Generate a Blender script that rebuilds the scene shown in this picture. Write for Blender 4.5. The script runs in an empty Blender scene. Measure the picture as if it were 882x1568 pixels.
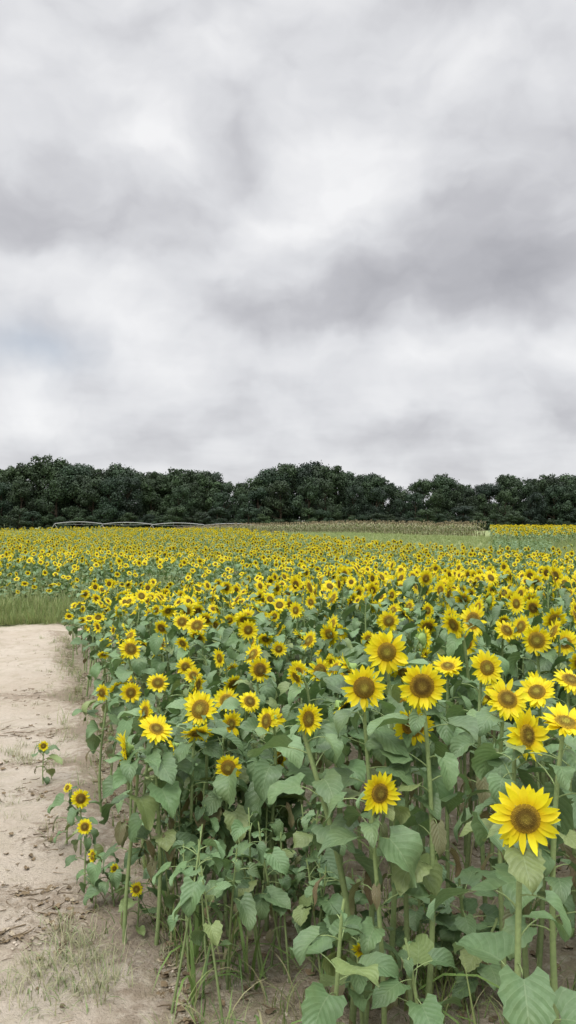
import bpy, math, random
from mathutils import Vector
rnd = random.Random(11)
S = bpy.context.scene
S.view_settings.view_transform = 'Standard'
S.view_settings.look = 'None'
S.view_settings.exposure = 0
CAMZ = 1.9

def smooth(a, b, x):
    t = max(0.0, min(1.0, (x - a) / (b - a)))
    return t * t * (3 - 2 * t)

def th(x, y):
    z = -0.28 * smooth(5, 15, y) + 0.45 * smooth(22, 110, y)
    z += 0.5 * math.exp(-((x - 22) ** 2 / 90.0 + (y - 62) ** 2 / 260.0))
    z += 0.55 * math.exp(-((x - 5) ** 2 / 130.0 + (y - 74) ** 2 / 420.0))
    return z

def micro(x, y):
    return (0.012 * math.sin(x * 3.1 + 1.3 * math.sin(y * 1.7)) + 0.010 * math.sin(y * 4.3 + x * 1.9)
            + 0.006 * math.sin(x * 9.7 + y * 7.3) + 0.005 * math.sin(x * 17.3 - y * 13.1))

def edge(y):      # left boundary of the near flower block
    return -0.42 - 0.315 * (y - 3.0) + 0.08 * math.sin(y * 1.9)

def interp(tab, x):
    if x <= tab[0][0]: return tab[0][1]
    for (a, ya), (b, yb) in zip(tab[:-1], tab[1:]):
        if a <= x <= b: return ya + (yb - ya) * (x - a) / (b - a)
    return tab[-1][1]

def yfar(x):      # far boundary of the second block
    return interp([(-14, 86), (-5.5, 74), (2.1, 46), (6.7, 33), (10, 28), (14, 26)], x)

# ------------------------------------------------------------------ nodes helper
class NT:
    def __init__(s, tree):
        s.t = tree; s.n = tree.nodes; s.l = tree.links
    def new(s, typ, **kw):
        n = s.n.new(typ)
        for k, v in kw.items():
            setattr(n, k, v)
        return n
    def put(s, sock, v):
        if v is None: return
        if isinstance(v, bpy.types.NodeSocket): s.l.new(v, sock)
        else: sock.default_value = v
    def math(s, op, a, b=None, c=None, clamp=False):
        n = s.new('ShaderNodeMath', operation=op); n.use_clamp = clamp
        s.put(n.inputs[0], a); s.put(n.inputs[1], b); s.put(n.inputs[2], c)
        return n.outputs[0]
    def vmath(s, op, a, b=None, out=0):
        n = s.new('ShaderNodeVectorMath', operation=op)
        s.put(n.inputs[0], a); s.put(n.inputs[1], b)
        return n.outputs[out]
    def mix(s, f, a, b, blend='MIX'):
        n = s.new('ShaderNodeMix', data_type='RGBA', blend_type=blend)
        s.put(n.inputs[0], f); s.put(n.inputs[6], a); s.put(n.inputs[7], b)
        return n.outputs[2]
    def noise(s, vec, scale, detail=3, rough=0.5, dist=0.0, out=0):
        n = s.new('ShaderNodeTexNoise')
        if vec is not None: s.l.new(vec, n.inputs['Vector'])
        n.inputs['Scale'].default_value = scale
        n.inputs['Detail'].default_value = detail
        n.inputs['Roughness'].default_value = rough
        n.inputs['Distortion'].default_value = dist
        return n.outputs[out]
    def ramp(s, f, stops):
        n = s.new('ShaderNodeValToRGB')
        e = n.color_ramp.elements
        while len(e) < len(stops): e.new(0.5)
        for i, (p, c) in enumerate(stops):
            e[i].position = p
            e[i].color = (c, c, c, 1) if not isinstance(c, tuple) else (*c, 1)
        s.l.new(f, n.inputs[0])
        return n.outputs[0]
    def attr(s, name, out='Color'):
        n = s.new('ShaderNodeAttribute'); n.attribute_name = name
        return n.outputs[out]

def newmat(name):
    m = bpy.data.materials.new(name); m.use_nodes = True
    m.node_tree.nodes.clear()
    return m, NT(m.node_tree)

def finish(m, k, col, rough=0.6, spec=0.3, trans=0.0, tcol=None, bump=None, bstr=0.3, bdist=0.01):
    p = k.new('ShaderNodeBsdfPrincipled')
    k.put(p.inputs['Base Color'], col)
    k.put(p.inputs['Roughness'], rough)
    p.inputs['Specular IOR Level'].default_value = spec
    if bump is not None and bstr > 0:
        b = k.new('ShaderNodeBump')
        b.inputs['Strength'].default_value = bstr
        b.inputs['Distance'].default_value = bdist
        k.l.new(bump, b.inputs['Height']); k.l.new(b.outputs[0], p.inputs['Normal'])
    out = k.new('ShaderNodeOutputMaterial')
    sh = p.outputs[0]
    if trans > 0:
        t = k.new('ShaderNodeBsdfTranslucent')
        k.put(t.inputs[0], tcol if tcol is not None else col)
        mx = k.new('ShaderNodeMixShader'); mx.inputs[0].default_value = trans
        k.l.new(sh, mx.inputs[1]); k.l.new(t.outputs[0], mx.inputs[2]); sh = mx.outputs[0]
    k.l.new(sh, out.inputs[0])
    return m

# ------------------------------------------------------------------ materials
def mk_leaf():
    m, k = newmat('sunflower_leaf')
    tint = k.attr('tint'); uv = k.attr('luv', 'Vector')
    sx = k.new('ShaderNodeSeparateXYZ'); k.l.new(uv, sx.inputs[0])
    s = k.math('ABSOLUTE', sx.outputs[0]); t = sx.outputs[1]
    mid = k.math('LESS_THAN', s, 0.03)
    lat = k.math('FRACT', k.math('SUBTRACT', k.math('MULTIPLY', t, 7.0), k.math('MULTIPLY', s, 2.6)))
    lat = k.math('ABSOLUTE', k.math('SUBTRACT', lat, 0.5))
    puff = lat
    lat = k.math('LESS_THAN', lat, 0.05)
    vein = k.math('MAXIMUM', mid, k.math('MULTIPLY', lat, 0.6))
    geo = k.new('ShaderNodeNewGeometry')
    n1 = k.noise(geo.outputs['Position'], 55, 4, .65)
    n2 = k.noise(geo.outputs['Position'], 9, 2)
    c = k.mix(k.math('MULTIPLY', k.ramp(n1, [(0.35, 0.0), (0.7, 1.0)]), 0.5), tint, (0.58, 0.64, 0.5, 1), 'MULTIPLY')
    c = k.mix(k.math('MULTIPLY', k.ramp(n2, [(0.45, 0.0), (0.75, 1.0)]), 0.35), c, (0.22, 0.29, 0.11, 1))
    c = k.mix(k.math('MULTIPLY', vein, 0.30), c, (0.36, 0.44, 0.25, 1))
    oi = k.new('ShaderNodeObjectInfo')
    c2 = k.mix(k.math('MULTIPLY', oi.outputs['Random'], 0.7), c, (0.66, 0.75, 0.68, 1), 'MULTIPLY')
    hs = k.mix(0.5, c2, (0.9, 1.0, 0.25, 1), 'MULTIPLY')
    h = k.math('ADD', k.math('MULTIPLY', n1, 0.6), k.math('ADD', puff, k.math('MULTIPLY', mid, -0.5)))
    ro = k.math('MULTIPLY_ADD', n1, 0.35, 0.34)
    return finish(m, k, c2, ro, 0.5, 0.18, hs, bump=h, bstr=0.6, bdist=0.004)

def mk_simple(name, rough=0.6, spec=0.3, trans=0.0, nscale=60, namt=0.35, dark=(0.5, 0.5, 0.5, 1), bstr=0.3, bdist=0.004, vary=0.0):
    m, k = newmat(name)
    tint = k.attr('tint')
    geo = k.new('ShaderNodeNewGeometry')
    n1 = k.noise(geo.outputs['Position'], nscale, 2)
    f = k.math('MULTIPLY', k.ramp(n1, [(0.35, 0.0), (0.7, 1.0)]), namt)
    c = k.mix(f, tint, dark, 'MULTIPLY')
    if vary:
        oi = k.new('ShaderNodeObjectInfo')
        vr = k.ramp(oi.outputs['Random'], [(0.0, (.58, .64, .70)), (.35, (.85, .92, .85)), (.6, (1.0, 1.16, .95)), (.8, (.7, .82, .82)), (1.0, (1.25, 1.35, 1.05))])
        c = k.mix(vary, c, vr, 'MULTIPLY')
    return finish(m, k, c, rough, spec, trans, c, bump=n1, bstr=bstr, bdist=bdist)

M_LEAF = mk_leaf()
M_STEM = mk_simple('sunflower_stem', 0.65, 0.3, 0, 90)
M_PETAL = mk_simple('sunflower_petal', 0.5, 0.2, 0.35, 120, 0.2, (0.95, 0.82, 0.5, 1), 0.15)
M_DISC = mk_simple('sunflower_disc', 0.8, 0.15, 0, 350, 0.5, (0.5, 0.45, 0.4, 1), 0.8, 0.003)
M_GRASS = mk_simple('grass_blade', 0.55, 0.3, 0.2, 20, 0.4, bstr=0)
M_LITTER = mk_simple('dry_litter', 0.85, 0.15, 0, 60, 0.5)
M_TREELEAF = mk_simple('tree_foliage', 0.6, 0.25, 0.0, 0.35, 0.5, (0.5, 0.55, 0.55, 1), 0.0, vary=1.0)
M_BARK = mk_simple('tree_bark', 0.9, 0.1, 0, 4, 0.6)
PM = [M_LEAF, M_STEM, M_PETAL, M_DISC, M_GRASS, M_LITTER, M_TREELEAF, M_BARK]
LEAF, STEM, PETAL, DISC, GRASS, LITTER, TLEAF, BARK = range(8)

# ------------------------------------------------------------------ mesh builder
class MB:
    def __init__(s):
        s.V = []; s.F = []; s.M = []; s.C = []; s.U = []
    def v(s, p, c, u=(0, 0, 0)):
        s.V.append((p[0], p[1], p[2])); s.C.append(c); s.U.append(u)
        return len(s.V) - 1
    def f(s, idx, m):
        s.F.append(idx); s.M.append(m)
    def grid(s, rows, m):
        for a, b in zip(rows[:-1], rows[1:]):
            for i in range(len(a) - 1):
                s.f((a[i], a[i + 1], b[i + 1], b[i]), m)
    def tube(s, pts, rad, n, m, col):
        rows = []
        up0 = Vector((0.13, 0.98, 0.1))
        for i, p in enumerate(pts):
            d = (pts[min(i + 1, len(pts) - 1)] - pts[max(i - 1, 0)])
            if d.length < 1e-9: d = Vector((0, 0, 1))
            d.normalize()
            a = d.cross(up0)
            if a.length < 1e-3: a = d.cross(Vector((1, 0, 0)))
            a.normalize(); b = d.cross(a)
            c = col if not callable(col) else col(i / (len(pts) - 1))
            row = [s.v(p + (a * math.cos(q) + b * math.sin(q)) * rad[i], c, (0, i, 0))
                   for q in [2 * math.pi * j / n for j in range(n)]]
            row.append(row[0]); rows.append(row)
        s.grid(rows, m)
    def obj(s, name, link=True, smoothsh=True):
        me = bpy.data.meshes.new(name)
        me.from_pydata(s.V, [], s.F)
        used = sorted(set(s.M)); mp = {u: i for i, u in enumerate(used)}
        for u in used: me.materials.append(PM[u])
        me.polygons.foreach_set('material_index', [mp[i] for i in s.M])
        me.polygons.foreach_set('use_smooth', [smoothsh] * len(s.F))
        a = me.attributes.new('tint', 'FLOAT_COLOR', 'POINT')
        flat = []
        for c in s.C: flat += [c[0], c[1], c[2], 1.0]
        a.data.foreach_set('color', flat)
        a = me.attributes.new('luv', 'FLOAT_VECTOR', 'POINT')
        flat = []
        for c in s.U: flat += list(c)
        a.data.foreach_set('vector', flat)
        me.update()
        o = bpy.data.objects.new(name, me)
        if link: S.collection.objects.link(o)
        return o

def cmul(c, f): return (c[0] * f, c[1] * f, c[2] * f)
def cmix(a, b, t): return tuple(a[i] * (1 - t) + b[i] * t for i in range(3))

Z = Vector((0, 0, 1))
LEAFC = (0.165, 0.260, 0.118)
STEMC = (0.28, 0.37, 0.15)

def petal(mb, base, d, n, L, W, c0, c1, r, curl=0.0, segs=5, mat=PETAL, across=2):
    side = d.cross(n).normalized()
    prof = {5: [.45, .85, 1, .92, .62, .06], 3: [.5, 1, .8, .08], 2: [.6, 1, .1], 1: [.8, .5]}[segs]
    tw = r.uniform(-0.6, 0.6); ph = r.uniform(-0.16, 0.16)
    rows = []
    for i in range(segs + 1):
        t = i / segs
        w = W * prof[i]
        p = base + d * (L * t) + n * (curl * L * t * t) + side * (ph * L * t * t)
        q = tw * t
        sv = side * math.cos(q) + n * math.sin(q)
        c = cmix(c0, c1, min(1, t * 2.0))
        if across == 2:
            rows.append([mb.v(p - sv * w, c), mb.v(p - n * (w * 0.35), cmul(c, .97)), mb.v(p + sv * w, c)])
        else:
            rows.append([mb.v(p - sv * w, c), mb.v(p + sv * w, c)])
    mb.grid(rows, mat)

def head(mb, C, n, dia, lod, r):
    R = dia / 2
    rr = R * r.uniform(0.41, 0.55)
    a = n.cross(Z)
    if a.length < 0.1: a = Vector((1, 0, 0))
    a.normalize(); b = n.cross(a).normalized()
    young = r.random()
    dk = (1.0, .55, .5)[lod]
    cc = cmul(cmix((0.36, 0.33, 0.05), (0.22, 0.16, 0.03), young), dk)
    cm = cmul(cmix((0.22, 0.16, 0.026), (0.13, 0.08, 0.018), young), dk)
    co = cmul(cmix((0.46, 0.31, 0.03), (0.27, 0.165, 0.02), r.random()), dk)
    ns, nr = {0: (22, 6), 1: (12, 3), 2: (7, 2)}[lod]
    hgt = rr * r.uniform(0.18, 0.38)
    def dome(q): return hgt * (1 - q * q) - rr * 0.10 * math.exp(-(q / 0.3) ** 2)
    def dc(q):
        return cmix(cc, cm, smooth(0.15, 0.5, q)) if q < 0.6 else cmix(cm, co, smooth(0.6, 0.92, q))
    rows = []
    for i in range(nr + 1):
        q = max(0.02, i / nr)
        row = [mb.v(C + (a * math.cos(t) + b * math.sin(t)) * (rr * q) + n * dome(q), dc(q))
               for t in [2 * math.pi * j / ns for j in range(ns)]]
        row.append(row[0]); rows.append(row)
    mb.grid(rows, DISC)
    if lod == 0:
        N = 280
        for i in range(N):
            q = math.sqrt((i + 0.5) / N); t = i * 2.39996
            p = C + (a * math.cos(t) + b * math.sin(t)) * (rr * q) + n * dome(q)
            e = rr * 0.055; h = rr * r.uniform(0.04, 0.13) * (0.6 + 0.8 * q)
            c = cmul(dc(q), r.uniform(0.6, 1.7)); ct = cmix(c, (0.55, 0.38, 0.04), 0.5 if q > 0.62 else 0.15)
            v0 = mb.v(p + a * e, c); v1 = mb.v(p - a * e * .5 + b * e * .87, c); v2 = mb.v(p - a * e * .5 - b * e * .87, c)
            v3 = mb.v(p + n * h, ct)
            mb.f((v0, v1, v3), DISC); mb.f((v1, v2, v3), DISC); mb.f((v2, v0, v3), DISC)
    # petals
    npet = {0: r.randint(16, 21), 1: 15, 2: 11}[lod]
    segs = {0: 5, 1: 3, 2: 1}[lod]
    cup = r.uniform(-0.10, 0.32)
    messy = r.uniform(.8, 1.7)
    for layer in range(2 if lod < 2 else 1):
        off = r.random()
        for i in range(npet):
            if r.random() < 0.05: continue
            t = 2 * math.pi * (i + off + r.uniform(-.3, .3) * messy) / npet
            dd = a * math.cos(t) + b * math.sin(t)
            d = (dd + n * (cup + 0.16 * layer + r.uniform(-0.16, 0.2) * messy)).normalized()
            L = (R - rr * 0.86) * r.uniform(0.82, 1.12)
            W = L * r.uniform(0.16, 0.24) * (1.0 if lod == 0 else 1.25 if lod == 1 else 1.8)
            v = r.uniform(0.88, 1.04)
            c0 = (0.83 * v, 0.60 * v, 0.012); c1 = (0.86 * v, 0.765 * v * r.uniform(.95, 1.04), 0.022)
            petal(mb, C + dd * (rr * 0.86) - n * (0.003 * (1 - layer)), d, n, L, W, c0, c1, r, r.uniform(-0.45, 0.2), segs,
                  PETAL, 2 if lod == 0 else 1)
    # bracts and green back
    if lod < 2:
        nb = 16 if lod == 0 else 9
        for i in range(nb):
            t = 2 * math.pi * (i + r.uniform(-.3, .3)) / nb
            dd = a * math.cos(t) + b * math.sin(t)
            d = (dd - n * r.uniform(0.0, 0.45)).normalized()
            c = cmul((0.22, 0.34, 0.09), r.uniform(0.8, 1.2))
            petal(mb, C + dd * (rr * 0.8) - n * 0.007, d, n, rr * r.uniform(.6, .9), rr * .22, c, c, r, -0.2, 3, STEM, 1)
    rows = []
    nb = 12 if lod < 2 else 6
    for q, dz in [(1.0, -0.004), (0.85, -0.012 - rr * .1), (0.45, -0.015 - rr * .35), (0.12, -0.02 - rr * .6)]:
        row = [mb.v(C + (a * math.cos(t) + b * math.sin(t)) * (rr * q) + n * dz, (0.25, 0.37, 0.11))
               for t in [2 * math.pi * j / nb for j in range(nb)]]
        row.append(row[0]); rows.append(row)
    mb.grid(rows, STEM)
    return rr

def leaf(mb, base, az, L, W, e0, droop, col, lod, r, pet=0.08, roll=None):
    hd = Vector((math.cos(az), math.sin(az), 0))
    side = Vector((-math.sin(az), math.cos(az), 0))
    roll = r.uniform(-0.5, 0.5) if roll is None else roll
    pe = r.uniform(0.35, 1.0)
    pts = [base]; p = base.copy(); e = pe
    for i in range(3):
        p = p + (hd * math.cos(e) + Z * math.sin(e)) * (pet / 3); e += (e0 - pe) / 3 * 0.8
        pts.append(p.copy())
    if lod < 2:
        mb.tube(pts, [0.0034, 0.0026, 0.0023, 0.002], 4 if lod == 0 else 3, STEM, cmul(STEMC, 0.95))
    nr = {0: 10, 1: 5, 2: 3}[lod]
    ss = {0: [-1, -.66, -.33, 0, .33, .66, 1], 1: [-1, -.5, 0, .5, 1], 2: [-1, 0, 1]}[lod]
    ph = r.uniform(0, 6); wav = r.uniform(0.08, 0.26); fold = r.uniform(-0.05, 0.6)
    bend = r.uniform(-0.55, 0.55)
    rows = []; e = e0; sp = p.copy(); c_az = 0.0
    for i in range(nr + 1):
        t = i / nr
        w = W * 0.5 * (math.sin(math.pi * (0.10 + 0.90 * t) ** 0.66) ** 0.85 if t < 1 else 0.02)
        w = max(w, W * 0.012)
        if i == 0: w = W * 0.30
        h2 = hd * math.cos(c_az) + side * math.sin(c_az); s2 = side * math.cos(c_az) - hd * math.sin(c_az)
        d = h2 * math.cos(e) + Z * math.sin(e)
        nrm0 = s2.cross(d) * -1
        sv = s2 * math.cos(roll) + nrm0 * math.sin(roll)
        nn = d.cross(sv)
        row = []
        for s in ss:
            ww = w
            if lod == 0 and abs(s) == 1: ww *= 1 + 0.11 * (1 if i % 2 else -1) * r.uniform(.4, 1)
            lobe = -0.16 * L * (abs(s) ** 1.5) * max(0, 1 - t * 2.2)
            q = sp + sv * (s * ww * (1 - 0.12 * fold)) + d * lobe
            q = q - nn * (-fold * abs(s) * w) + nn * (wav * W * 0.5 * abs(s) * math.sin(t * 8 + ph + (2 if s > 0 else 0)))
            v = 1 + r.uniform(-.06, .06)
            row.append(mb.v(q, cmul(col, v), (s, t, 0)))
        rows.append(row)
        sp = sp + d * (L / nr)
        e -= droop / nr; c_az += bend / nr
    mb.grid(rows, LEAF)

def bez(P, t):
    u = 1 - t
    return P[0] * u ** 3 + P[1] * (3 * u * u * t) + P[2] * (3 * u * t * t) + P[3] * t ** 3

def plant(mb, top, n, dia, lod, r, base=None, nleaf=None, leafscale=1.0, hashead=True, srad=None, lmin=0.12):
    base = base or Vector((0, 0, 0))
    H = top.z - base.z
    jx = Vector((r.uniform(-.07, .07), r.uniform(-.07, .07), 0)) * H
    P = [base, base + Vector((0, 0, H * 0.5)) + jx, top - n * (0.07 + 0.3 * dia) + Z * 0.0, top - n * 0.018]
    if not hashead: P[2] = top - Z * 0.15; P[3] = top
    ns = {0: 14, 1: 8, 2: 4}[lod]
    pts = [bez(P, i / ns) for i in range(ns + 1)]
    sr = srad or (0.0055 + 0.005 * H)
    rad = [sr * (1 - 0.5 * i / ns) for i in range(ns + 1)]
    v = r.uniform(.85, 1.1)
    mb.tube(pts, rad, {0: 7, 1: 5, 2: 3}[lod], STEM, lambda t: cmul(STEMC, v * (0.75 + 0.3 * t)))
    nl = nleaf if nleaf is not None else {0: r.randint(15, 20), 1: 11, 2: 6}[lod]
    az = r.uniform(0, 6.28)
    for i in range(nl):
        u = (i + r.uniform(0, .6)) / nl
        t = lmin + (0.93 - lmin) * u
        p = bez(P, t)
        az += 2.4 + r.uniform(-.35, .35)
        big = (0.50 + 0.75 * math.sin(math.pi * min(1, 0.22 + 0.75 * u))) * leafscale
        L = 0.126 * big * r.uniform(.65, 1.28); W = L * r.uniform(.66, .92)
        if u > 0.82: L *= 0.72; W = L * 0.55
        e0 = r.uniform(-0.75, 0.45); dr = r.uniform(0.4, 1.8)
        c = cmul(LEAFC, r.uniform(0.66, 1.25))
        if r.random() < 0.12: c = cmix(c, (0.34, 0.36, 0.12), 0.5)
        if u < 0.3 and r.random() < 0.5:      # withered lower leaves
            c = cmix((0.20, 0.14, 0.075), LEAFC, r.uniform(0, .5)); e0 = -0.9; dr = 0.9; W *= 0.5; L *= .8
        leaf(mb, p, az, L, W, e0, dr, c, lod, r, pet=(0.09 if u < .8 else 0.03) * r.uniform(.7, 1.3) * leafscale)
    if hashead:
        head(mb, top, n, dia, lod, r)

def facing(yaw, pitch):
    y = math.radians(yaw); p = math.radians(pitch)
    return Vector((math.sin(y) * math.cos(p), -math.cos(y) * math.cos(p), math.sin(p)))

# ------------------------------------------------------------------ hero sunflowers (x, y, height, head diameter, yaw, pitch)
heroes = [
 (0.589, 2.00, 1.162, .172, -10, 4), (0.313, 2.75, .972, .152, 26, 4), (0.466, 3.00, 1.139, .156, -5, 0),
 (0.483, 2.90, 1.306, .172, -6, 0), (0.283, 3.00, 1.280, .171, 4, 4), (0.393, 3.20, 1.380, .178, -4, 6),
 (0.772, 2.60, 1.209, .170, 34, 12), (0.817, 3.00, 1.237, .165, 2, 34), (0.862, 2.50, 1.276, .165, 10, 66),
 (0.890, 3.60, 1.244, .164, 14, 16), (1.298, 4.20, 1.279, .164, -12, 5), (1.239, 4.00, 1.080, .156, 35, 30),
 (0.774, 3.90, 1.196, .156, -10, 62), (-0.274, 3.70, .769, .128, -3, 3), (-0.041, 3.90, .752, .130, 62, 0),
 (0.076, 3.00, 1.163, .125, 46, 8), (-0.085, 4.00, .908, .143, -6, 5), (-0.290, 4.10, .867, .140, 42, 5),
 (-0.414, 3.80, 1.013, .170, -22, 24), (-0.588, 3.60, .972, .164, 35, 54), (-0.729, 3.60, .884, .160, -74, -5),
 (-0.418, 3.70, .925, .150, 15, -52), (-0.976, 5.00, .835, .138, 5, 5), (-1.200, 5.20, .792, .118, -30, 0),
 (0.175, 4.40, 1.077, .155, 36, 8), (-0.161, 4.60, 1.051, .150, 24, 8), (0.253, 3.80, 1.022, .140, 65, -45),
 (-0.336, 4.40, .920, .146, 0, 30), (0.689, 5.50, 1.220, .153, -4, 4), (1.013, 4.60, 1.204, .160, 5, 5),
 (1.358, 5.00, 1.221, .165, 22, 36), (-0.700, 5.50, .907, .140, -10, 4), (0.269, 2.90, .368, .085, 20, -25),
 (0.06, 4.75, 1.01, .135, -24, 4), (1.02, 4.05, 1.03, .14, -35, 40), (0.62, 4.35, 1.08, .13, 10, 10), (1.62, 4.7, 1.19, .16, -25, 10),
 (-.50, 4.30, .93, .14, -40, 15), (-.20, 4.20, .96, .12, 25, 36), (-.78, 4.4, .86, .13, -45, 10), (.68, 4.1, 1.0, .14, 80, -30),
 (1.30, 3.7, 1.17, .16, 15, 60), (-.10, 3.75, .97, .13, -50, 15), (1.02, 3.3, 1.20, .16, -30, 45), (1.12, 3.05, 1.13, .15, 60, 20),
]
small = [(-1.182, 4.60, .318, .112, 15, 10), (-1.058, 4.20, .309, .082, 5, 20), (-0.695, 3.70, .213, .066, 0, 25),
 (-0.969, 4.00, .240, .075, -55, 10), (-1.760, 5.80, .287, .080, 10, 10), (-1.30, 4.75, .33, .06, -30, 30), (-0.85, 3.95, .20, .05, 40, 10)]
for i, (x, y, h, dia, yaw, pit) in enumerate(heroes):
    r = random.Random(100 + i)
    mb = MB()
    bx = 0.0; by = 0.0; srad = None; nl = None; ls = 0.93; lm = .3
    if i == 0: bx, by, nl, ls, lm = 0.02, 0.03, 16, 1.10, .1
    if i == 1: bx, by, nl = 0.02, 0.06, 15
    if i == 15: bx, by, srad, nl, lm = 0.16, 0.0, 0.014, 13, .3
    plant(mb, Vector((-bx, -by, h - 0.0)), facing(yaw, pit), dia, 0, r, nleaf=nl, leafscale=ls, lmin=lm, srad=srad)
    o = mb.obj('sunflower')
    o.location = (x + bx, y + by, 0 if y < 5 else th(x, y))
for i, (x, y, h, dia, yaw, pit) in enumerate(small):
    r = random.Random(300 + i)
    mb = MB()
    plant(mb, Vector((0, 0, h)), facing(yaw, pit), dia, 0, r, nleaf=10, leafscale=0.62, srad=0.005)
    o = mb.obj('small_sunflower')
    o.location = (x, y, th(x, y))

# ------------------------------------------------------------------ instancing
def make_collection(name, objs):
    c = bpy.data.collections.new(name)
    for o in objs: c.objects.link(o)
    return c

def instancer(name, pts, coll):
    # pts : (x,y,z, rx,ry,rz, sx,sy,sz, idx)
    me = bpy.data.meshes.new(name)
    me.from_pydata([p[:3] for p in pts], [], [])
    a = me.attributes.new('rot', 'FLOAT_VECTOR', 'POINT'); a.data.foreach_set('vector', [v for p in pts for v in p[3:6]])
    a = me.attributes.new('scl', 'FLOAT_VECTOR', 'POINT'); a.data.foreach_set('vector', [v for p in pts for v in p[6:9]])
    a = me.attributes.new('pick', 'INT', 'POINT'); a.data.foreach_set('value', [p[9] for p in pts])
    o = bpy.data.objects.new(name, me); S.collection.objects.link(o)
    g = bpy.data.node_groups.new(name + '_scatter', 'GeometryNodeTree')
    g.interface.new_socket('Geometry', in_out='INPUT', socket_type='NodeSocketGeometry')
    g.interface.new_socket('Geometry', in_out='OUTPUT', socket_type='NodeSocketGeometry')
    gi = g.nodes.new('NodeGroupInput'); go = g.nodes.new('NodeGroupOutput')
    ip = g.nodes.new('GeometryNodeInstanceOnPoints')
    ci = g.nodes.new('GeometryNodeCollectionInfo')
    ci.inputs['Collection'].default_value = coll
    ci.inputs['Separate Children'].default_value = True
    ci.inputs['Reset Children'].default_value = True
    def na(nm, typ):
        n = g.nodes.new('GeometryNodeInputNamedAttribute'); n.data_type = typ
        n.inputs['Name'].default_value = nm
        return n.outputs['Attribute']
    g.links.new(gi.outputs[0], ip.inputs['Points'])
    g.links.new(ci.outputs[0], ip.inputs['Instance'])
    ip.inputs['Pick Instance'].default_value = True
    g.links.new(na('pick', 'INT'), ip.inputs['Instance Index'])
    e = g.nodes.new('FunctionNodeEulerToRotation')
    g.links.new(na('rot', 'FLOAT_VECTOR'), e.inputs[0])
    g.links.new(e.outputs[0], ip.inputs['Rotation'])
    g.links.new(na('scl', 'FLOAT_VECTOR'), ip.inputs['Scale'])
    g.links.new(ip.outputs[0], go.inputs[0])
    md = o.modifiers.new('scatter', 'NODES'); md.node_group = g
    return o

def variants(prefix, count, lod, nhead, seed):
    out = []
    for i in range(count):
        r = random.Random(seed + i); mb = MB()
        hh = i < nhead
        H = 1.05 if hh else 0.80
        n = facing(r.gauss(0, 26), r.gauss(5, 19))
        if hh and i % 3 == 2: n = facing(r.uniform(40, 95) * r.choice((-1, 1)), r.uniform(-50, 60))
        top = Vector((r.uniform(-.06, .06), r.uniform(-.06, .06), H))
        if i >= 16:   # bare stalk types
            plant(mb, top, n, .1, lod, r, hashead=False, leafscale=.75, lmin=.35, nleaf=8, srad=.0065)
        else:
            plant(mb, top, n, r.uniform(.105, .175) * (1.0, 1.06, 1.15)[lod], lod, r, hashead=hh, leafscale=.93, lmin=.34 if hh else .15,
                  nleaf=None if hh else {0: 14, 1: 12, 2: 6}[lod])
        out.append(mb.obj('%s_%02d' % (prefix, i), link=False))
    return out

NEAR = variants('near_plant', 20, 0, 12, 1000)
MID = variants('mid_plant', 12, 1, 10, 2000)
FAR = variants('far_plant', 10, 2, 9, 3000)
C_NEAR = make_collection('near_plants', NEAR)
C_MID = make_collection('mid_plants', MID)
C_FAR = make_collection('far_plants', FAR)

hp = [(h[0], h[1]) for h in heroes]
near_pts, mid_pts = [], []
sp = 0.28
y = 2.5
while y < 14.6:
    x = edge(y) - 0.3
    while x < 0.5 * y + 3.0:
        px = x + rnd.uniform(-.13, .13); py = y + rnd.uniform(-.13, .13)
        x += sp
        if px < edge(py) + 0.08: continue
        dmin = min((px - a) ** 2 + (py - b) ** 2 for a, b in hp) ** 0.5
        if dmin < 0.13: continue
        fr = px - edge(py)
        z = th(px, py)
        headless = rnd.random() < 0.07
        hz = 1.02 + 0.20 * smooth(-1.0, 1.2, px) + rnd.gauss(0, .09)
        hz *= 0.66 + 0.34 * smooth(0.0, 0.6, fr)
        if py < 3.9 and px < 1.7:
            headless = True
            if py < 3.0 and rnd.random() < (0.75 if px < .3 else .45): continue
            if rnd.random() < (0.3 if px < .3 else .1): continue
        s = rnd.uniform(.85, 1.12)
        if headless:
            idx = 12 + rnd.randrange(8 if py < 4.3 and px < .5 else 4); sz = hz / 0.95 * rnd.uniform(.6, 0.95)
            if py < 3.5 and idx < 16: sz *= rnd.uniform(.5, .85)
            if py < 3.0 and idx >= 16: sz *= .75
        else:
            idx = rnd.randrange(12); sz = hz / 1.05
        rz = rnd.gauss(0, .5) if not headless else rnd.uniform(0, 6.28)
        if py < 8:
            near_pts.append((px, py, z, rnd.gauss(0, .09), rnd.gauss(0, .09), rz, s, s, sz, idx))
        else:
            idx = 10 + rnd.randrange(2) if headless else rnd.randrange(10)
            mid_pts.append((px, py, z, rnd.gauss(0, .06), rnd.gauss(0, .06), rz, s, s, sz, idx))
    y += sp
for i in range(50):   # thin stalks crowding the near-left corner of the block
    py = rnd.uniform(3.1, 4.4); px = edge(py) + rnd.uniform(0.02, .75)
    near_pts.append((px, py, 0, rnd.gauss(0, .1), rnd.gauss(0, .1), rnd.uniform(0, 6.28), .9, .9, rnd.uniform(.55, .95), 16 + rnd.randrange(4)))
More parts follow.
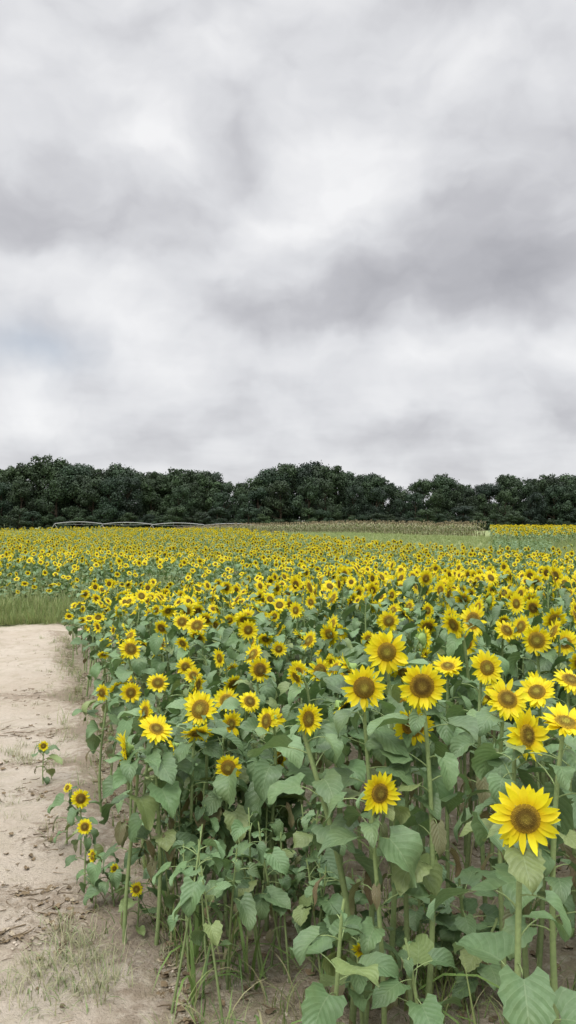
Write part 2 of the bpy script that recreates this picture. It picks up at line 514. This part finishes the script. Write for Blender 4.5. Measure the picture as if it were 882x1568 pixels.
# leafy green band where the track crosses, right of the open ground
for i in range(520):
    px = rnd.uniform(0.0, 12.0); py = rnd.uniform(14.4, 18.2)
    if px < 0.8 + rnd.uniform(-1, 1): continue
    s = rnd.uniform(.9, 1.3)
    mid_pts.append((px, py, th(px, py), 0, 0, rnd.uniform(0, 6.28), s, s, rnd.uniform(.75, 1.1), 10 + rnd.randrange(2) if rnd.random() < .85 else rnd.randrange(10)))
far_pts = []
y = 17.6
while y < 86:
    sp = 0.32 + 0.0035 * y
    x = -0.5 * y - 4
    while x < 0.5 * y + 4:
        px = x + rnd.uniform(-.5, .5) * sp; py = y + rnd.uniform(-.5, .5) * sp
        x += sp
        if py > yfar(px): continue
        front = 18.0 if px < -0.5 else 17.6
        if py < front: continue
        g = smooth(front, front + 3.0, py)
        if rnd.random() < 0.15 * (1 - g): continue
        s = rnd.uniform(.85, 1.15)
        hz = (0.62 + 0.36 * g + rnd.gauss(0, .07)) * (1.0 + 0.07 * math.sin(px * .31 + py * .17))
        t = (px, py, th(px, py), 0, 0, rnd.gauss(0, .35), s, s, hz)
        pg = 0.06 + 0.14 * (math.sin(px * .23 + 1.7 * math.sin(py * .11)) > .4)
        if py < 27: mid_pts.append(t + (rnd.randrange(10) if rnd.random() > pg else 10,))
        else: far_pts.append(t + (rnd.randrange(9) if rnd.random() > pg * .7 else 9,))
    y += sp
instancer('sunflower_field', near_pts, C_NEAR)
instancer('sunflower_field', mid_pts, C_MID)
# far right block on the rise
y = 50
cpts = []
while y < 78:
    x = 13.5
    while x < 48:
        px = x + rnd.uniform(-.3, .3); py = y + rnd.uniform(-.3, .3); x += .5
        if px < 0.252 * py: continue
        cpts.append((px, py, th(px, py), 0, 0, rnd.gauss(0, .35), 1.1, 1.1, rnd.uniform(.9, 1.05), rnd.randrange(9)))
    y += .5
instancer('distant_sunflower_field', far_pts, C_FAR)
instancer('distant_sunflower_field', cpts, C_FAR)
# dark low bushes in front of that block
bpts = []
for i in range(420):
    py = rnd.uniform(38, 49); px = rnd.uniform(0.255, 0.325) * py
    bpts.append((px, py, th(px, py), 0, 0, rnd.uniform(0, 6.3), 1.6, 1.6, rnd.uniform(.9, 1.2), 9))
instancer('low_bushes', bpts, C_FAR)

# ------------------------------------------------------------------ grass tufts
def tuft(name, nb, h, w, cols, spread, seed, lean=0.5):
    r = random.Random(seed); mb = MB()
    for i in range(nb):
        az = r.uniform(0, 6.28); q = spread * math.sqrt(r.random())
        b = Vector((q * math.cos(r.uniform(0, 6.28)), q * math.sin(az), 0))
        d = Vector((math.cos(az), math.sin(az), 0)); s = Vector((-d.y, d.x, 0))
        L = h * r.uniform(.5, 1.1); ww = w * r.uniform(.6, 1.2); e = math.radians(r.uniform(65, 90)); dr = r.uniform(.2, 2.2) * lean
        c = cmul(r.choice(cols), r.uniform(.75, 1.15)); p = b; rows = []
        for k in range(6):
            t = k / 5
            hw = ww * (1 - t ** 1.8) * .5 + .0003
            rows.append([mb.v(p - s * hw, c), mb.v(p + s * hw, c)])
            p = p + (d * math.cos(e) + Z * math.sin(e)) * (L / 5); e -= dr / 5
        mb.grid(rows, GRASS)
    return mb.obj(name, link=False)
GR = [(0.19, 0.30, 0.08), (0.15, 0.25, 0.07), (0.28, 0.35, 0.12), (0.36, 0.34, 0.18)]
GV = [(0.30, 0.38, 0.13), (0.24, 0.34, 0.11), (0.40, 0.42, 0.19)]
DRY = [(0.44, 0.41, 0.26), (0.36, 0.36, 0.20), (0.24, 0.31, 0.13)]
T = [tuft('tuft_%02d' % i, 12, .30, .006, GR, .07, i, 0.9) for i in range(3)]
T += [tuft('tuft_%02d' % (3 + i), 20, .15, .004, DRY, .09, 20 + i, 1.4) for i in range(3)]
T += [tuft('tuft_%02d' % (6 + i), 40, .55, .011, GV, .16, 40 + i, 0.5) for i in range(3)]
T += [tuft('tuft_09', 6, .5, .018, GR, .05, 60, 1.3)]
C_T = make_collection('tufts', T)
def tp(x, y, s, i, sz=None):
    return (x, y, th(x, y) - .005, rnd.gauss(0, .08), rnd.gauss(0, .08), rnd.uniform(0, 6.28), s, s, sz or s, i)
g1 = []
clumps = [(rnd.uniform(-1.45, -.75), rnd.uniform(3.2, 3.75)) for _ in range(9)]
for i in range(44):    # tufts low on the left of the frame, in loose clumps
    c_ = rnd.choice(clumps)
    g1.append(tp(rnd.gauss(c_[0], .06), rnd.gauss(c_[1], .05), rnd.uniform(.45, 1.15), 3 + rnd.randrange(3)))
for i in range(26):   # grass at the foot of the front plants
    yy = rnd.uniform(2.7, 3.8)
    g1.append(tp(edge(yy) + abs(rnd.gauss(0, .28)), yy, rnd.uniform(.5, 1.0), rnd.choice([0, 1, 2, 9])))
for i in range(70):
    yy = rnd.uniform(2.7, 5.5)
    g1.append(tp(rnd.uniform(edge(yy), 2.2), yy, rnd.uniform(.5, 1.1), rnd.choice([0, 1, 2, 0, 9])))
for i in range(18):   # taller green grass among the stems on the right
    g1.append(tp(rnd.gauss(.62, .12), rnd.gauss(3.3, .15), rnd.uniform(1.0, 1.4), rnd.choice([0, 1, 2, 9])))
for i in range(220):   # scattered along the block edge and over the track
    yy = rnd.uniform(3.2, 15)
    g1.append(tp(edge(yy) - abs(rnd.gauss(0, .22)) + .1, yy, rnd.uniform(.3, .9), rnd.choice([3, 4, 5, 0])))
for i in range(80):
    yy = rnd.uniform(5, 16); xx = edge(yy) - rnd.uniform(.2, 4)
    g1.append(tp(xx, yy, rnd.uniform(.3, .65), rnd.choice([3, 4, 5])))
for i in range(30):
    g1.append(tp(rnd.gauss(-2.15, .22), rnd.gauss(6.7, .3), rnd.uniform(.4, 1.0), rnd.choice([3, 4, 5])))
for i in range(14):
    g1.append(tp(rnd.gauss(-1.9, .1), rnd.gauss(5.3, .2), rnd.uniform(.4, .8), rnd.choice([3, 4, 5])))
for i in range(1500):  # rough grass verge beyond the track
    xx = rnd.uniform(-13, -0.5); yy = 16.8 + rnd.random() ** 1.3 * 2.4 + 0.12 * math.sin(xx * 2)
    s = rnd.uniform(.6, 1.25) * (.5 + .5 * smooth(16.8, 17.6, yy))
    g1.append(tp(xx, yy, s, 6 + rnd.randrange(3)))
instancer('grass_tufts', g1, C_T)
g2 = []
for i in range(6500):  # meadow between second block and maize
    px = rnd.uniform(-9, 24); lo = yfar(px); hi = max(lo + 2, 96 - (px + 5) * 1.45)
    py = rnd.uniform(lo, min(hi + 2, 98))
    g2.append(tp(px, py, rnd.uniform(.7, 1.1), 6 + rnd.randrange(3), rnd.uniform(.4, .8)))
for i in range(1200):
    py = rnd.uniform(30, 46); px = rnd.uniform(0.25, 0.46) * py
    g2.append(tp(px, py, rnd.uniform(.8, 1.3), 6 + rnd.randrange(3)))
for i in range(2500):
    px = rnd.uniform(-55, -6); py = rnd.uniform(85, 100)
    g2.append(tp(px, py, rnd.uniform(.8, 1.3), 6 + rnd.randrange(3)))
instancer('meadow_grass', g2, C_T)

# ------------------------------------------------------------------ maize
def maize(name, seed):
    r = random.Random(seed); mb = MB()
    H = r.uniform(1.15, 1.35)
    mb.tube([Vector((0, 0, 0)), Vector((0, 0, H * .5)), Vector((.02, 0, H))], [.014, .012, .006], 4, GRASS, (0.30, 0.28, 0.14))
    for i in range(9):
        az = r.uniform(0, 6.28); d = Vector((math.cos(az), math.sin(az), 0)); s = Vector((-d.y, d.x, 0))
        p = Vector((0, 0, H * (.12 + .09 * i))); e = 1.0; rows = []
        c = r.choice([(0.36, 0.33, 0.18), (0.24, 0.28, 0.12), (0.30, 0.29, 0.17)])
        for k in range(5):
            hw = .04 * (1 - (k / 4) ** 2) + .003
            rows.append([mb.v(p - s * hw, c), mb.v(p + s * hw, c)])
            p = p + (d * math.cos(e) + Z * math.sin(e)) * .12; e -= .5
        mb.grid(rows, GRASS)
    for i in range(7):
        az = r.uniform(0, 6.28)
        mb.tube([Vector((.02, 0, H)), Vector((.02 + .09 * math.cos(az), .09 * math.sin(az), H + .18))], [.009, .006], 3, GRASS, (0.40, 0.33, 0.20))
    return mb.obj(name, link=False)
C_M = make_collection('maize_plants', [maize('maize_%02d' % i, 500 + i) for i in range(4)])
mp = []
for row in range(9):
    x = -14.0
    while x < 16.5:
        px = x + rnd.uniform(-.05, .05); x += .26
        py = 96 - (px + 5) * 1.35 + row * .9 + rnd.uniform(-.1, .1)
        if px < -5: py = 96 + row * .9
        s = rnd.uniform(.85, 1.1)
        mp.append((px, py, th(px, py), 0, 0, rnd.uniform(0, 6.3), s, s, s * .95 * (1 - .25 * smooth(-5, -14, px)), rnd.randrange(4)))
instancer('maize_field', mp, C_M)

# ------------------------------------------------------------------ litter on the track
def litter(name, seed):
    r = random.Random(seed); mb = MB()
    c = r.choice([(0.20, 0.15, 0.09), (0.28, 0.22, 0.14), (0.14, 0.105, 0.065), (0.38, 0.32, 0.23)])
    if seed % 3 == 0:
        rows = []
        for i in range(5):
            rows.append([mb.v(Vector((i * .008, (j - 1.5) * .007 * math.sin(.5 + i * .6), .002 + r.uniform(0, .010))), cmul(c, r.uniform(.8, 1.2))) for j in range(4)])
        mb.grid(rows, LITTER)
    elif seed % 3 == 1:
        p = Vector((0, 0, .004)); pts = [p.copy()]; a = 0
        for k in range(4):
            a += r.uniform(-.6, .6); p = p + Vector((math.cos(a), math.sin(a), r.uniform(-.1, .12))) * r.uniform(.006, .03); p.z = max(p.z, .003); pts.append(p.copy())
        mb.tube(pts, [.0022, .0025, .002, .0018, .001], 4, LITTER, c)
    else:      # clod of earth
        c = r.choice([(0.46, 0.39, 0.30), (0.40, 0.33, 0.25), (0.52, 0.45, 0.36)])
        rows = []
        for i in range(5):
            ph = math.pi * i / 4; rows.append([])
            for j in range(7):
                q = 2 * math.pi * j / 7; R = .007 * r.uniform(.55, 1.4)
                rows[-1].append(mb.v(Vector((R * math.sin(ph) * math.cos(q), R * math.sin(ph) * math.sin(q), .001 + R * .6 * math.cos(ph))), c))
            rows[-1].append(rows[-1][0])
        mb.grid(rows, LITTER)
    return mb.obj(name, link=False)
C_L = make_collection('litter_bits', [litter('litter_%02d' % i, 702 + i) for i in range(15)])
lp = []
def lit(x, y, s): lp.append((x, y, th(x, y) + micro(x, y), 0, 0, rnd.uniform(0, 6.28), s, s, s, rnd.randrange(15)))
for i in range(2600):
    yy = 3.0 + 11 * rnd.random() ** 1.6
    lit(edge(yy) - abs(rnd.gauss(0, .2)) + .12, yy, rnd.uniform(.5, 1.4))
patches = [(-1.30, 4.1, .22, .14, 150), (-1.65, 5.6, .28, .12, 130), (-2.25, 7.4, .5, .16, 200), (-1.45, 4.9, .12, .2, 100), (-3, 9.2, .6, .25, 160), (-0.95, 3.75, .22, .16, 240), (-1.95, 6.4, .35, .08, 100), (-1.3, 3.6, .12, .06, 50)]
for (cx, cy, sx, sy, n) in patches:
    for i in range(n): lit(rnd.gauss(cx, sx), rnd.gauss(cy, sy), rnd.uniform(.4, 1.5))
for i in range(600):
    yy = rnd.uniform(2.8, 15); lit(edge(yy) - rnd.uniform(0, 5), yy, rnd.uniform(.3, .8))
for i in range(900):
    yy = rnd.uniform(2.5, 5); lit(rnd.uniform(edge(yy), 2), yy, rnd.uniform(.6, 1.5))
instancer('plant_litter', lp, C_L)

# ------------------------------------------------------------------ trees
def tree(name, seed):
    r = random.Random(seed); mb = MB()
    tr = [Vector((0, 0, 0)), Vector((.1, 0, 2.5)), Vector((.2, .1, 5)), Vector((.1, .2, 8.5))]
    mb.tube(tr, [.32, .26, .2, .07], 7, BARK, (0.07, 0.055, 0.04))
    lobes = []
    narrow = r.uniform(.75, 1.05)
    for i in range(r.randint(26, 32)):
        u = r.random(); z = 1.3 + 9.0 * u
        wd = 4.2 * narrow * math.sin(math.pi * min(1, .30 + .60 * u)) ** .7
        az = r.uniform(0, 6.28); q = wd * r.uniform(.35, 1.0)
        c = Vector((q * math.cos(az), q * math.sin(az), z))
        lobes.append((c, r.uniform(.8, 1.7)))
    for k in range(5): lobes.append((Vector((r.uniform(-1.8, 1.8), r.uniform(-1.5, 1.5), r.uniform(9.4, 11.2))), r.uniform(.5, 1.1)))
    for i, (c, R) in enumerate(lobes[:9]):
        s = bez([tr[0], tr[1], tr[2], tr[3]], min(.95, c.z / 12))
        mb.tube([s, (s + c) / 2 + Vector((0, 0, -.3)), c], [.12, .08, .03], 5, BARK, (0.07, 0.055, 0.04))
    hue = r.choice([(0.036, 0.055, 0.029), (0.044, 0.064, 0.032), (0.032, 0.050, 0.031), (0.046, 0.064, 0.034)])
    for (c, R) in lobes:
        v = r.uniform(.7, 1.4)
        base = cmul(hue, v)
        n = int(150 * R * R)
        for i in range(n):
            d = Vector((r.gauss(0, 1), r.gauss(0, 1), r.gauss(0, 1) + .25)).normalized()
            q = R * (r.uniform(.62, 1.04) if r.random() < .88 else r.uniform(1.0, 1.3)) * (1 + .15 * math.sin(d.x * 5 + d.z * 4))
            p = c + Vector((d.x * q, d.y * q, d.z * q * .8))
            nn = (d + Vector((r.gauss(0, .4), r.gauss(0, .4), r.gauss(0, .4)))).normalized()
            a = nn.cross(Vector((.3, .5, .8))).normalized(); b = nn.cross(a)
            s = r.uniform(.08, .22); cc = cmul(base, r.uniform(.75, 1.3))
            ids = [mb.v(p + a * s * r.uniform(.7, 1.2), cc), mb.v(p + b * s * r.uniform(.7, 1.2), cc), mb.v(p - a * s * r.uniform(.7, 1.2), cc), mb.v(p - b * s * r.uniform(.7, 1.2), cc)]
            mb.f(tuple(ids), TLEAF)
    return mb.obj(name, link=False, smoothsh=False)
C_TR = make_collection('woodland_trees', [tree('woodland_tree_%02d' % i, 900 + i) for i in range(7)])
prof = [(-60, 716), (0, 716), (40, 710), (60, 702), (95, 697), (120, 708), (145, 713), (185, 704), (212, 720), (250, 720), (285, 720), (300, 712), (320, 721), (340, 734), (385, 736), (405, 721), (440, 710), (480, 708), (520, 715), (545, 725), (585, 723), (597, 736), (612, 750), (640, 733), (690, 725), (712, 744), (745, 738), (790, 724), (822, 738), (850, 722), (900, 728), (960, 722)]
tpnts = []
for row, (yy, fac, step) in enumerate([(150, .82, 4.2), (156, 1.0, 3.2), (163, .99, 3.2)]):
    x = -115
    while x < 115:
        px = x + rnd.uniform(-1.0, 1.0); py = yy + rnd.uniform(-2, 2)
        h = ((798 - interp(prof, px * 152 / py / 0.1236 + 441)) / 1230 * py + 1.6) * fac * rnd.uniform(.93, 1.04)
        sz = h / 11.4; s = sz * rnd.uniform(.78, 1.02)
        tpnts.append((px, py, th(px, py) - .2, 0, 0, rnd.uniform(0, 6.3), s, s, sz, rnd.randrange(7)))
        x += step * rnd.uniform(.75, 1.25)
x = -115
while x < 115:   # shrubs along the wood edge
    sz = rnd.uniform(.18, .42)
    py = 146 + rnd.uniform(-1, 1)
    tpnts.append((x, py, th(x, py) - .3, 0, 0, rnd.uniform(0, 6.3), sz * 1.6, sz * 1.6, sz, rnd.randrange(7)))
    x += rnd.uniform(1.6, 3.2)
instancer('distant_woodland', tpnts, C_TR)

# ------------------------------------------------------------------ irrigation pipeline
m, k = newmat('galvanised_steel')
geo = k.new('ShaderNodeNewGeometry')
n1 = k.noise(geo.outputs['Position'], 1.5, 3)
c = k.mix(n1, (0.46, 0.47, 0.47, 1), (0.32, 0.32, 0.31, 1))
M_ST = finish(m, k, c, 0.5, 0.4)
PM.append(M_ST); STEEL = 8
mb = MB()
span = 7.2; yP = 112
Y0 = lambda x: yP - (x + 33) * 0.35
x0 = -32.5
for sidx in range(4):
    xa = x0 + sidx * span; pts = []; low = []
    for i in range(13):
        t = i / 12; x = xa + span * t; z = 1.46 + 0.24 * math.sin(math.pi * t) - 0.07 * sidx + 0.1
        pts.append(Vector((x, Y0(x), z)))
    mb.tube(pts, [.042] * 13, 6, STEEL, (.5, .5, .5))
    for i in range(1, 12):
        t = i / 12; x = xa + span * t
        low.append(Vector((x, Y0(x), pts[i].z - .35 * math.sin(math.pi * t))))
    mb.tube([pts[0]] + low + [pts[-1]], [.012] * 13, 4, STEEL, (.5, .5, .5))
    for i in range(0, 11, 2):
        mb.tube([pts[i + 1], low[i]], [.012, .012], 4, STEEL, (.5, .5, .5))
for sidx in range(5):
    x = x0 + sidx * span; zt = 1.5 - 0.07 * sidx; g = th(x, Y0(x))
    for dx in (-.7, .7):
        mb.tube([Vector((x, Y0(x), zt)), Vector((x + dx, Y0(x), g + .25))], [.035, .035], 5, STEEL, (.5, .5, .5))
        ring = [Vector((x + dx + .28 * math.cos(a), Y0(x), g + .28 + .28 * math.sin(a))) for a in [2 * math.pi * j / 12 for j in range(13)]]
        mb.tube(ring, [.05] * 13, 5, STEEL, (.5, .5, .5))
    mb.tube([Vector((x - .7, Y0(x), g + .25)), Vector((x + .7, Y0(x), g + .25))], [.03, .03], 5, STEEL, (.5, .5, .5))
mb.obj('irrigation_pipeline')

# ------------------------------------------------------------------ ground
def axis(lo, dlo, dhi, hi, step, g=1.16):
    v = []; x = dlo
    while x < dhi: v.append(x); x += step
    v.append(dhi); s = step
    while v[-1] < hi: s *= g; v.append(min(hi, v[-1] + s))
    s = step; w = []
    x = dlo
    while x > lo: s *= g; x = max(lo, x - s); w.append(x)
    return w[::-1] + v
xs = axis(-1500, -9, 7, 1500, .10, 1.12); ys = axis(-300, 1.5, 18, 2500, .10, 1.05)
V = []; G = []; DP = []
for y in ys:
    for x in xs:
        z = th(x, y)
        if y < 40: z += micro(x, y) * (1 - smooth(20, 40, y))
        dmp = 0.0
        if y < 40:   # wheel ruts along the track
            d = edge(y) - x
            if d > 0: z += -0.03 * (math.exp(-((d - 1.2) / .25) ** 2) + math.exp(-((d - 2.9) / .25) ** 2)) + .02 * math.exp(-((d - .15) / .2) ** 2)
            if 0 < y < 16:
                dmp = .7 * math.exp(-(max(0, d) / .28) ** 2)
                for (cx, cy, sx, sy, n) in patches:
                    q = ((x - cx) / (sx * 1.5)) ** 2 + ((y - cy) / (sy * 1.6)) ** 2
                    if q < 9: dmp += .65 * math.exp(-q)
        V.append((x, y, z)); DP.append(min(1, dmp))
        g = 1.0 if y > 18.2 else smooth(16.6 + .15 * math.sin(x * 2.3), 17.4, y)
        if x > edge(y) and y < 16: g = max(g, .12)
        if x < edge(y) - 7: g = max(g, smooth(7, 10, edge(y) - x))
        G.append(g)
nx = len(xs); F = []
for j in range(len(ys) - 1):
    for i in range(nx - 1):
        a = j * nx + i; F.append((a, a + 1, a + nx + 1, a + nx))
me = bpy.data.meshes.new('ground'); me.from_pydata(V, [], F)
a = me.attributes.new('grassy', 'FLOAT', 'POINT'); a.data.foreach_set('value', G)
a = me.attributes.new('humus', 'FLOAT', 'POINT'); a.data.foreach_set('value', DP)
me.polygons.foreach_set('use_smooth', [True] * len(F))
m, k = newmat('sandy_soil')
geo = k.new('ShaderNodeNewGeometry'); P = geo.outputs['Position']
nA = k.noise(P, 0.7, 5, .6, .6); nB = k.noise(P, 5, 5, .65); nC = k.noise(P, 60, 4, .7); nD = k.noise(P, 1.9, 6, .7, 1.0)
nE = k.noise(P, 14, 5, .7)
c = k.mix(k.ramp(nA, [(0.38, 0.0), (0.62, 1.0)]), (0.60, 0.53, 0.435, 1), (0.53, 0.455, 0.36, 1))
c = k.mix(k.ramp(nD, [(0.50, 0.0), (0.64, 0.5)]), c, (0.40, 0.33, 0.245, 1))
c = k.mix(k.ramp(nB, [(0.50, 0.0), (0.70, 0.45)]), c, (0.44, 0.37, 0.28, 1))
hm = k.math('ADD', k.attr('humus', 'Fac'), k.math('MULTIPLY', k.math('SUBTRACT', nE, .5), 2.2))
c = k.mix(k.ramp(hm, [(0.35, 0.0), (0.75, 0.7)]), c, (0.26, 0.20, 0.14, 1))
c = k.mix(k.math('MULTIPLY', nC, 0.6), c, (0.66, 0.63, 0.6, 1), 'MULTIPLY')
gc = k.mix(nB, (0.18, 0.24, 0.09, 1), (0.30, 0.32, 0.15, 1))
gr = k.math('ADD', k.attr('grassy', 'Fac'), k.math('MULTIPLY', k.math('SUBTRACT', nB, .5), .5), clamp=True)
c = k.mix(gr, c, gc)
h = k.math('ADD', k.math('MULTIPLY', nB, 0.6), k.math('ADD', k.math('MULTIPLY', nC, 0.3), k.math('ADD', k.math('MULTIPLY', nD, .6), k.math('MULTIPLY', nE, .3))))
me.materials.append(finish(m, k, c, 0.9, 0.15, bump=h, bstr=1.0, bdist=0.08))
me.update()
S.collection.objects.link(bpy.data.objects.new('ground', me))

# ------------------------------------------------------------------ sky
SUN_EL, SUN_AZ = 50, 205   # azimuth clockwise from +Y
w = bpy.data.worlds.new('World'); S.world = w; w.use_nodes = True
w.node_tree.nodes.clear(); k = NT(w.node_tree)
tc = k.new('ShaderNodeTexCoord'); D = tc.outputs['Generated']
sep = k.new('ShaderNodeSeparateXYZ'); k.l.new(D, sep.inputs[0])
az = k.math('ARCTAN2', sep.outputs[0], sep.outputs[1]); el = k.math('ARCSINE', sep.outputs[2])
zz = k.math('ADD', k.math('MAXIMUM', sep.outputs[2], 0.0), 0.14)
cv = k.new('ShaderNodeCombineXYZ')
k.l.new(k.math('DIVIDE', sep.outputs[0], zz), cv.inputs[0]); k.l.new(k.math('DIVIDE', sep.outputs[1], zz), cv.inputs[1])
CP = cv.outputs[0]
wn = k.noise(D, 7.0, 4, .55, .2, out=1)
wv = k.vmath('SUBTRACT', wn, (0.5, 0.5, 0.5))
ae = k.new('ShaderNodeCombineXYZ'); k.l.new(az, ae.inputs[0]); k.l.new(el, ae.inputs[1])
AE = k.vmath('ADD', ae.outputs[0], k.vmath('MULTIPLY', wv, (0.15, 0.11, 0.0)))
blobs = [ # cloud thickenings and thinnings
 (200,190,60,50,.34),(60,70,60,50,.10),(680,110,70,50,.30),(480,235,45,32,.30),(540,300,55,30,.34),(420,355,85,30,.30),
 (60,420,80,26,.28),(690,550,140,24,.24),(200,510,80,40,.20),(20,600,50,30,.22),(600,612,90,16,.15),(330,600,150,35,.08),
 (270,60,60,40,.15),(870,540,40,25,.2),
 (50,330,110,50,-.30),(105,150,45,55,-.14),(370,190,50,70,-.08),(640,440,140,50,-.36),(810,400,110,45,-.28),(860,290,70,60,-.15),
 (330,285,55,30,-.09),(440,480,120,28,-.22),(700,330,110,40,-.16),(850,625,60,25,-.14),(600,660,180,14,-.10),(780,200,60,60,-.12)]
acc = k.math('ADD', 0.64, 0.0)
for (bx, by, sx, sy, am) in blobs:
    a0 = math.atan((bx - 441) / 1230); ca = math.cos(a0); e0 = math.atan((798 - by) / 1230 * ca)
    v = k.vmath('SUBTRACT', AE, (a0, e0, 0.0)); v = k.vmath('MULTIPLY', v, (1230 / sx / 1.3, 1230 / sy / 1.3, 0))
    dsq = k.vmath('DOT_PRODUCT', v, v, out=1)
    g = k.math('POWER', 2.71828, k.math('MULTIPLY', dsq, -1.0))
    acc = k.math('MULTIPLY_ADD', g, am, acc)
n1 = k.noise(CP, 1.6, 4, .5, .2)
n3 = k.noise(k.vmath('MULTIPLY', AE, (8.0, 13.0, 0.0)), 1.0, 4, .45, 0.0)
acc = k.math('ADD', acc, k.math('MULTIPLY', k.math('SUBTRACT', n1, .5), .5))
acc = k.math('ADD', acc, k.math('MULTIPLY', k.math('SUBTRACT', n3, .5), 1.0))
cl = k.new('ShaderNodeValToRGB'); k.l.new(acc, cl.inputs[0])
e = cl.color_ramp.elements; e[0].position = 0.0; e[0].color = (.41, .41, .44, 1); e[1].position = 1.0; e[1].color = (.93, .93, .94, 1)
x = e.new(.35); x.color = (.55, .55, .58, 1); x = e.new(.65); x.color = (.74, .745, .77, 1)
zb = k.new('ShaderNodeMapRange'); k.l.new(el, zb.inputs[0])  # unseen sky overhead, above the view, boosted to add light on the scene
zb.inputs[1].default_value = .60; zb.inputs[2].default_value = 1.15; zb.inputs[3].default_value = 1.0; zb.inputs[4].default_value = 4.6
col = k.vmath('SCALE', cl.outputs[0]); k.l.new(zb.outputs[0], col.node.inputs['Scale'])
sky = k.new('ShaderNodeTexSky'); sky.sky_type = 'NISHITA'; sky.sun_disc = False
sky.sun_elevation = math.radians(SUN_EL); sky.sun_rotation = math.radians(SUN_AZ)
b1 = k.new('ShaderNodeBackground'); k.l.new(sky.outputs[0], b1.inputs[0]); b1.inputs[1].default_value = 0.1
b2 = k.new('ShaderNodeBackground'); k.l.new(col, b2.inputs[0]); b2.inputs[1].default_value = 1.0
a0 = math.atan(-410 / 1230); e0 = math.atan(250 / 1230)
v = k.vmath('MULTIPLY', k.vmath('SUBTRACT', AE, (a0, e0, 0.0)), (14.0, 36.0, 0))
g = k.math('POWER', 2.71828, k.math('MULTIPLY', k.vmath('DOT_PRODUCT', v, v, out=1), -1.0))
fac = k.math('SUBTRACT', 0.96, k.math('MULTIPLY', g, 0.32))
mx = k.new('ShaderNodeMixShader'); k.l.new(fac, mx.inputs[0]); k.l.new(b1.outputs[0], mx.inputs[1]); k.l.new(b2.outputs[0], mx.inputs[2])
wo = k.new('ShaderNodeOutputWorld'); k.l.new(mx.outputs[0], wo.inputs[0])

L = bpy.data.lights.new('sun', 'SUN'); L.energy = 1.5; L.angle = math.radians(14); L.color = (1, .97, .93)
so = bpy.data.objects.new('sun', L); S.collection.objects.link(so)
ea, aa = math.radians(SUN_EL), math.radians(SUN_AZ)
sd = Vector((math.sin(aa) * math.cos(ea), math.cos(aa) * math.cos(ea), math.sin(ea)))
so.rotation_euler = sd.to_track_quat('Z', 'Y').to_euler()

cam = bpy.data.cameras.new('camera'); co = bpy.data.objects.new('camera', cam); S.collection.objects.link(co)
cam.sensor_fit = 'VERTICAL'; cam.sensor_height = 24; cam.lens = 24 * 1230 / 1568
cam.clip_start = 0.05; cam.clip_end = 5000
co.location = (0, 0, CAMZ); co.rotation_euler = (math.radians(90.65), 0, 0)
S.camera = co
print('near', len(near_pts), 'mid', len(mid_pts), 'far', len(far_pts))
